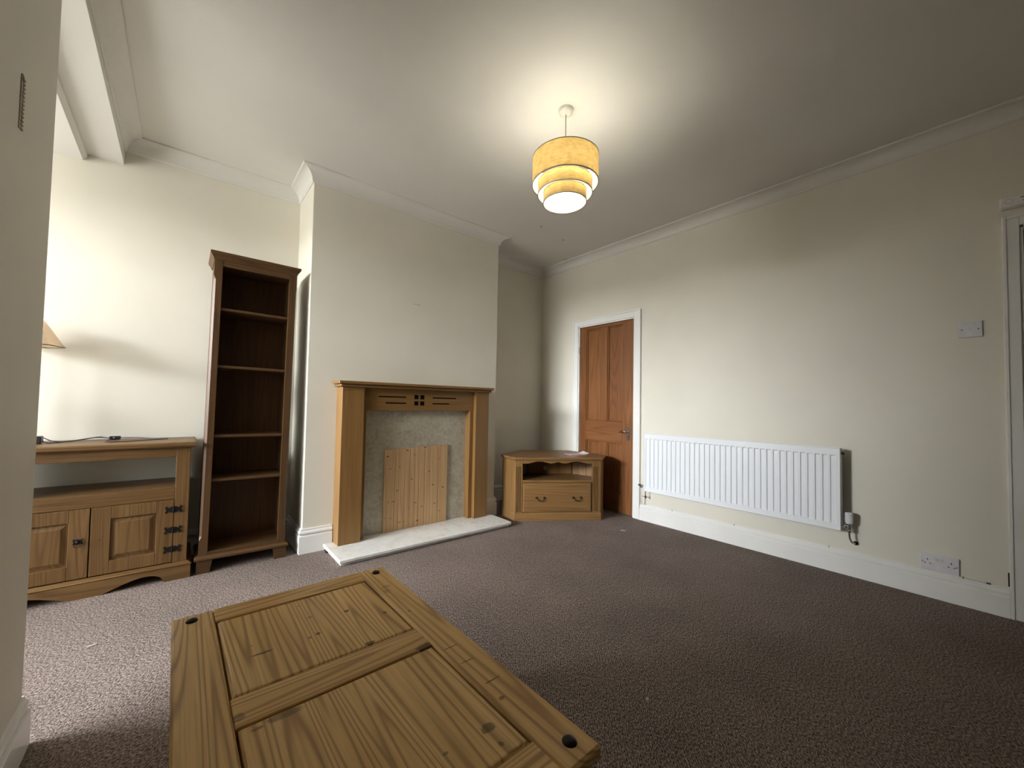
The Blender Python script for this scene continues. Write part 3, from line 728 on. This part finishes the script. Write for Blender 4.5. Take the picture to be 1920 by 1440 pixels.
# leaflet on top
lf = thing('pink_leaflet', 'pink and white folded leaflet lying on the corner television unit', 'leaflet', (3.13, 2.60, .5885), math.radians(-15))
w = MB(); w.box(-.115, .105, -.06, .06, 0, .002, 0); w.build('page', 'pink', lf)
t = bmesh.new()
g = [[t.verts.new((x, y, .0025+.018*max(0, (x-.02)/.09)**2*(.4+.6*(y+.06)/.12))) for y in (-.055, -.02, .02, .058)] for x in (-.07, -.02, .03, .06, .09, .115)]
for i in range(5):
    for j in range(3): t.faces.new([g[i][j], g[i+1][j], g[i+1][j+1], g[i][j+1]])
w = MB(); w.add(t); o = w.build('curled_page', 'paper', lf); sm = o.modifiers.new('t', 'SOLIDIFY'); sm.thickness = .0008
w = MB(); w.box(-.10, .03, -.052, .050, .0032, .0048, 0); w.build('page', 'pink', lf)

# ================================================================== COFFEE TABLE
tb = thing('coffee_table', 'rustic worn pine coffee table with iron studs in the foreground', 'coffee table', (-.0058, 1.4511, 0), .0141)
TT, TH = .45, .028; TWd, TL, SB = .624, 1.003, .096
def wood_t(name, axis, spots): 
    return wood(name, (0.24, 0.112, 0.034), (0.68, 0.42, 0.155), (0.84, 0.57, 0.25), axis, 10, 0, .38, .85, spots)
M['tp1'] = wood_t('table_panel_far', 'Y', [(.178, -.319, .026, .005, .8), (.307, -.317, .008, .008, .8), (.285, -.322, .006, .006, .6), (.311, -.217, .007, .006, .6), (.407, -.246, .010, .007, .9), (.402, -.441, .014, .008, .8), (.494, -.323, .008, .008, .7), (.16, -.27, .004, .004, .5), (.30, -.13, .005, .005, .4)])
M['tp2'] = wood_t('table_panel_near', 'Y', [(.478, -.843, .018, .012, .7), (.476, -.886, .006, .008, .7), (.180, -.566, .040, .012, .55), (.130, -.572, .014, .006, .6), (.385, -.84, .006, .004, .6)])
M['tl'] = wood_t('table_left_board', 'Y', [(.020, -.65, .016, .03, .25)])
M['tr'] = wood_t('table_right_board', 'Y', [(.560, -.585, .022, .0022, .8), (.563, -.655, .024, .002, .8), (.567, -.745, .024, .0025, .8), (.556, -.36, .005, .005, .7), (.562, -.17, .020, .010, .3), (.55, -.80, .008, .006, .6), (.553, -.20, .012, .018, .3)])
M['tm'] = wood_t('table_crossbar', 'X', [(.508, -.540, .030, .012, .8), (.105, -.520, .012, .014, .5)])
z0 = TT-TH
def tboard(nm, mat, x0, x1, y0, y1, bev=.003, zt=TT):
    w = MB(); w.box(x0, x1, -y1, -y0, z0, zt, bev); return w.build(nm, mat, tb)
tboard('side_board', 'tl', 0, SB, 0, TL, .005); tboard('side_board', 'tr', TWd-SB, TWd, 0, TL, .005)
g = .0008
bars = ((0, .083), (.4535, .5475), (.917, TL))
for y0, y1 in bars: tboard('crossbar', 'tm', SB+g, TWd-SB-g, y0, y1, .002)
for (y0, y1), mt in (((.0865, .450), 'tp1'), ((.551, .9135), 'tp2')):
    w = MB(); xa, xb = SB+.005, TWd-SB-.005
    w.loft([[(xa+i, -y1+i, z), (xb-i, -y1+i, z), (xb-i, -y0-i, z), (xa+i, -y0-i, z)] for i, z in ((0, z0+.004), (0, TT-.006), (.004, TT-.0015), (.007, TT-.0005))])
    w.build('panel', mt, tb)
w = MB(); w.box(SB-.01, TWd-SB+.01, -TL+.05, -.05, z0-.004, z0-.0005, 0); w.build('groove_backing', 'tableY', tb)
for x, y in ((.044, .040), (TWd-.044, .044), (TWd-.044, .962), (.044, .962)):
    w = MB(); w.lathe([(0, .0075), (.006, .007), (.0115, .0045), (.0145, .001), (.0145, -.0006)], (x, -y, TT), seg=20); w.build('stud', 'stud', tb, 'domed black iron stud')
for x0 in (.022, TWd-.022-.062):
    for y0 in (.022, TL-.022-.062):
        w = MB(); w.box(x0, x0+.062, -y0-.062, -y0, 0, z0-.0005, .004); w.build('leg', 'tableZ', tb)
for a in (((.084, TWd-.084), (.030, .050)), ((.084, TWd-.084), (TL-.050, TL-.030))):
    w = MB(); w.box(a[0][0]+.0005, a[0][1]-.0005, -a[1][1], -a[1][0], z0-.125, z0-.0005, .002); w.build('apron', 'tableX', tb)
for a in ((.030, .050), (TWd-.050, TWd-.030)):
    w = MB(); w.box(a[0], a[1], -TL+.0845, -.0845, z0-.125, z0-.0005, .002); w.build('apron', 'tableY', tb)

# ================================================================== RADIATOR
rd = thing('radiator', 'long white panel radiator with pressed ribs on the right wall', 'radiator', (XR, 1.305, 0))
ry0, ry1, rz0, rz1 = -.700, .700, .303, .835
xf = -.100
t = bmesh.new()
zs = [(rz0+.036, 0), (rz0+.044, 1), (rz1-.054, 1), (rz1-.046, 0)]
ys = [(ry0, 0)]
npitch = 34; pitch = (1.4-.030)/npitch
for k in range(npitch):
    y = ry0+.015+k*pitch
    ys += [(y+.006, 0), (y+.0095, 1), (y+pitch-.0075, 1), (y+pitch-.004, 0)]
ys.append((ry1, 0))
Z = [(rz0, 0)]+zs+[(rz1, 0)]
grid = [[t.verts.new((xf+.0075*a*b, y, z)) for z, b in Z] for y, a in ys]
for i in range(len(ys)-1):
    for j in range(len(Z)-1): t.faces.new([grid[i][j], grid[i+1][j], grid[i+1][j+1], grid[i][j+1]])
w = MB(); w.add(t)
w.box(xf+.0005, xf+.016, ry0, ry0+.004, rz0, rz1, .001); w.box(xf+.0005, xf+.016, ry1-.004, ry1, rz0, rz1, .001)
w.box(xf+.0005, xf+.016, ry0, ry1, rz1-.004, rz1, .001); w.box(xf+.0005, xf+.016, ry0, ry1, rz0, rz0+.004, .001)
w.build('ribbed_panel', 'enamel', rd)
w = MB()
w.box(xf-.004, xf+.001, ry0-.001, ry0+.006, rz0-.001, rz1+.001, .0015); w.box(xf-.004, xf+.001, ry1-.006, ry1+.001, rz0-.001, rz1+.001, .0015)
w.box(xf-.004, xf+.001, ry0, ry1, rz0-.002, rz0+.006, .0015); w.box(xf-.004, xf+.001, ry0, ry1, rz1-.004, rz1+.002, .0015)
w.build('rim', 'enamel', rd)
w = MB(); w.box(xf+.018, -.032, ry0+.004, ry1-.004, rz0+.03, rz1-.012, .002)
for k in range(68):
    y = ry0+.012+k*.0203; w.box(xf+.0175, -.030, y, y+.0015, rz0+.06, rz1-.003, 0)
w.build('convector_fins', 'enamel', rd)
for y in (ry0+.001, ry1-.004):
    w = MB(); w.box(xf+.017, -.030, y, y+.003, rz0+.03, rz1-.002, .001); w.build('side_grille', 'enamel', rd)
for y in (-.45, .45):
    w = MB(); w.box(-.0315, -.001, y-.02, y+.02, rz0+.08, rz1-.08, .001); w.build('wall_bracket', 'enamel', rd)
w = MB(); w.cyl((-.050, ry0+.0, .80), (-.050, ry0-.012, .80), .009, seg=12); w.build('bleed_valve', 'black', rd)
# thermostatic valve at the near end
tvx, tvy = -.060, -.735
w = MB(); w.lathe([(0, .0), (.017, 0), (.019, .006), (.021, .020), (.021, .062), (.019, .070), (.012, .074), (0, .074)], (tvx, tvy, .347)); 
for k in range(14):
    a = 2*math.pi*k/14; w.box(tvx+.0205*math.cos(a)-.001, tvx+.0205*math.cos(a)+.001, tvy+.0205*math.sin(a)-.001, tvy+.0205*math.sin(a)+.001, .370, .408, 0)
tvv = w.build('thermostat_head', 'whiteplastic', rd, 'white ribbed thermostatic valve head')
w = MB(); w.cyl((tvx, tvy, .300), (tvx, tvy, .349), .011, seg=14); w.cyl((tvx, tvy, .330), (tvx, ry0+.002, .330), .009, seg=12); w.lathe([(.009, 0), (.015, 0), (.015, .012), (.009, .012)], (tvx, tvy+.012, .330), (0, 1, 0), 6); w.lathe([(.008, 0), (.014, 0), (.014, .014), (.008, .014)], (tvx, tvy, .296), (0, 0, 1), 6)
w.build('valve_body', 'chrome', rd)
w = MB(); w.tube(smooth_path([(tvx, tvy, .300), (tvx+.001, tvy-.002, .26), (tvx+.004, tvy-.010, .235), (tvx+.02, tvy-.018, .222), (-.002, tvy-.022, .218)], 6), .0055); w.build('pipe', 'chrome', rd)
w = MB(); w.lathe([(.004, 0), (.013, .001), (.013, .004), (.004, .007)], (-.004, tvy-.022, .218), (-1, 0, 0), 14); w.build('pipe_collar', 'black', rd)
# lockshield valve at the far end
w = MB(); w.cyl((-.060, ry1-.002, .335), (-.060, .740, .335), .008, seg=12); w.cyl((-.060, .745, .318), (-.060, .745, .350), .010, seg=12); w.lathe([(0, .024), (.008, .024), (.011, 0)], (-.060, .752, .338), (0, 1, .2), 12); w.build('valve_body', 'chrome', rd)
w = MB(); w.tube([(-.060, .745, .320), (-.058, .745, .22), (-.050, .745, .158)], .005); w.build('pipe', 'trim', rd)
w = MB(); w.cyl((-.060, .700, .305), (-.060, .700, .246), .003, seg=8); w.build('drain_stem', 'chrome', rd)
w = MB(); w.cyl((-.060, .700, .250), (-.060, .700, .228), .007, seg=12); w.cyl((-.060, .700, .240), (-.060, .732, .242), .003, seg=8); w.build('drain_knob', 'black', rd)

# ================================================================== SWITCH, SOCKET, CABLE
sw = thing('light_switch', 'single white light switch on the right wall near the right-hand door', 'light switch', (XR, .054, 1.555))
w = MB(); w.box(-.010, 0, -.0445, .0445, -.0445, .0445, .002); w.build('faceplate', 'whiteplastic', sw)
w = MB(); w.prism([(-.0095, -.012), (-.0145, .010), (-.013, .012), (-.0095, .012)], -.0055, .0055, 'Y'); w.build('rocker', 'whiteplastic', sw)
for y in (-.030, .030):
    w = MB(); w.cyl((-.0098, y, 0), (-.0112, y, 0), .003, seg=12); w.build('screw', 'darkbrass', sw)
so = thing('double_socket', 'double white wall socket just above the right skirting board', 'socket', (XR, .185, .205))
w = MB(); w.box(-.012, 0, -.075, .075, -.047, .047, .002); w.build('faceplate', 'whiteplastic', so)
for s in (-1, 1):
    w = MB(); w.prism([(-.0115, .008), (-.0165, .028), (-.0115, .028)], s*.009-.006, s*.009+.006, 'Y'); w.build('rocker', 'whiteplastic', so)
    c = s*.046
    for dy, dz, a, b_ in ((0, .014, .0022, .004), (-.011, -.008, .0032, .0022), (.011, -.008, .0032, .0022)):
        w = MB(); w.box(-.0124, -.0115, c+dy-a, c+dy+a, dz-b_, dz+b_, 0); w.build('pin_hole', 'gap', so)
    w = MB(); w.cyl((-.0118, s*.066, -.002), (-.0128, s*.066, -.002), .003, seg=10); w.build('screw', 'darkbrass', so)
wc = thing('clipped_cable', 'thin white cable clipped along the top of the right skirting board', 'cable', (XR, 1.0, .157))
w = MB(); w.tube([(-.004, 1.09-.0*k/10-k*.208, .001*math.sin(k*1.7)) for k in range(10)]+[(-.004, -.90, -.004), (-.006, -.985, -.002)], .0036); w.build('cable_run', 'trim', wc)
for y in (.778, .271, -.316, -.903):
    w = MB(); w.box(-.009, 0, y-.003, y+.003, -.005, .005, .001); w.cyl((-.0085, y, -.004), (-.0115, y, -.004), .0035, seg=10); w.build('cable_clip', 'greyplastic', wc)
w = MB(); w.cyl((-.006, -.985, -.002), (-.008, -1.000, -.001), .0045, seg=8); w.build('cable_end', 'black', wc)

# ================================================================== SMALL MARKS AND BITS
# ridged strip let into the stub wall
st = thing('ridged_wall_strip', 'small vertical brown ridged strip high on the partition wall', 'wall fitting', (XP, 1.55, 1.835))
w = MB(); w.box(-.001, .0025, -.013, -.006, -.070, .070, .0005); w.build('spine', 'fluff', st)
for k in range(13):
    w = MB(); z = -.066+k*.0108; w.box(-.001, .0045, -.0055, .009, z-.0022, z+.0022, .0005); w.build('tooth', 'fluff', st)
w = MB(); w.box(-.001, .003, -.012, .0, .056, .072, .0005); w.build('clip', 'darkbrass', st)
for i, (x, y) in enumerate(((2.56, 2.587), (2.937, 2.653), (3.344, 2.992))):
    w = MB(); w.lathe([(0, -.006), (.004, -.006), (.010, -.002), (.013, 0)], (0, 0, 0), seg=14)
    o = w.build('ceiling_plug', 'greyplastic'); o.location = (x, y, ZT+.0005)
    tag(o, ('small plugged hole in the ceiling, nearest to the pendant lamp', 'small plugged hole in the ceiling, middle of the three in a row', 'small plugged hole in the ceiling, next to the right cornice')[i], 'ceiling plug', 'plugged holes in the ceiling')
for i, dx in enumerate((0, .027, .048)):
    w = MB(); w.lathe([(0, .002), (.003, .002), (.0055, 0)], (0, 0, 0), (0, -1, 0), 10)
    o = w.build('wall_plug', 'greyplastic'); o.location = (1.505+dx, YB-.0003, 1.918)
    tag(o, ('tiny plugged hole above the mantel, left one of three', 'tiny plugged hole above the mantel, middle one of three', 'tiny plugged hole above the mantel, right one of three')[i], 'wall plug', 'plugged holes over the fireplace')
def scrap(x, y, sx, sy, rz, lab):
    t = bmesh.new(); n = 9
    pts = [(sx*math.cos(2*math.pi*k/n)*random.uniform(.6, 1), sy*math.sin(2*math.pi*k/n)*random.uniform(.6, 1)) for k in range(n)]
    w = MB(); w.prism(pts, .0, .004, 'Z'); o = w.build('carpet_scrap', 'fluff'); o.location = (x, y, .0005); o.rotation_euler[2] = rz
    t.free(); tag(o, lab, 'scrap')
scrap(1.375, .798, .013, .007, .4, 'small pale scrap on the carpet in the right foreground')
scrap(3.028, 1.995, .030, .012, -.9, 'small pale scrap on the carpet in front of the brown door')
scrap(-.275, 2.43, .022, .007, .3, 'small pale scrap on the carpet in front of the low pine cabinet')
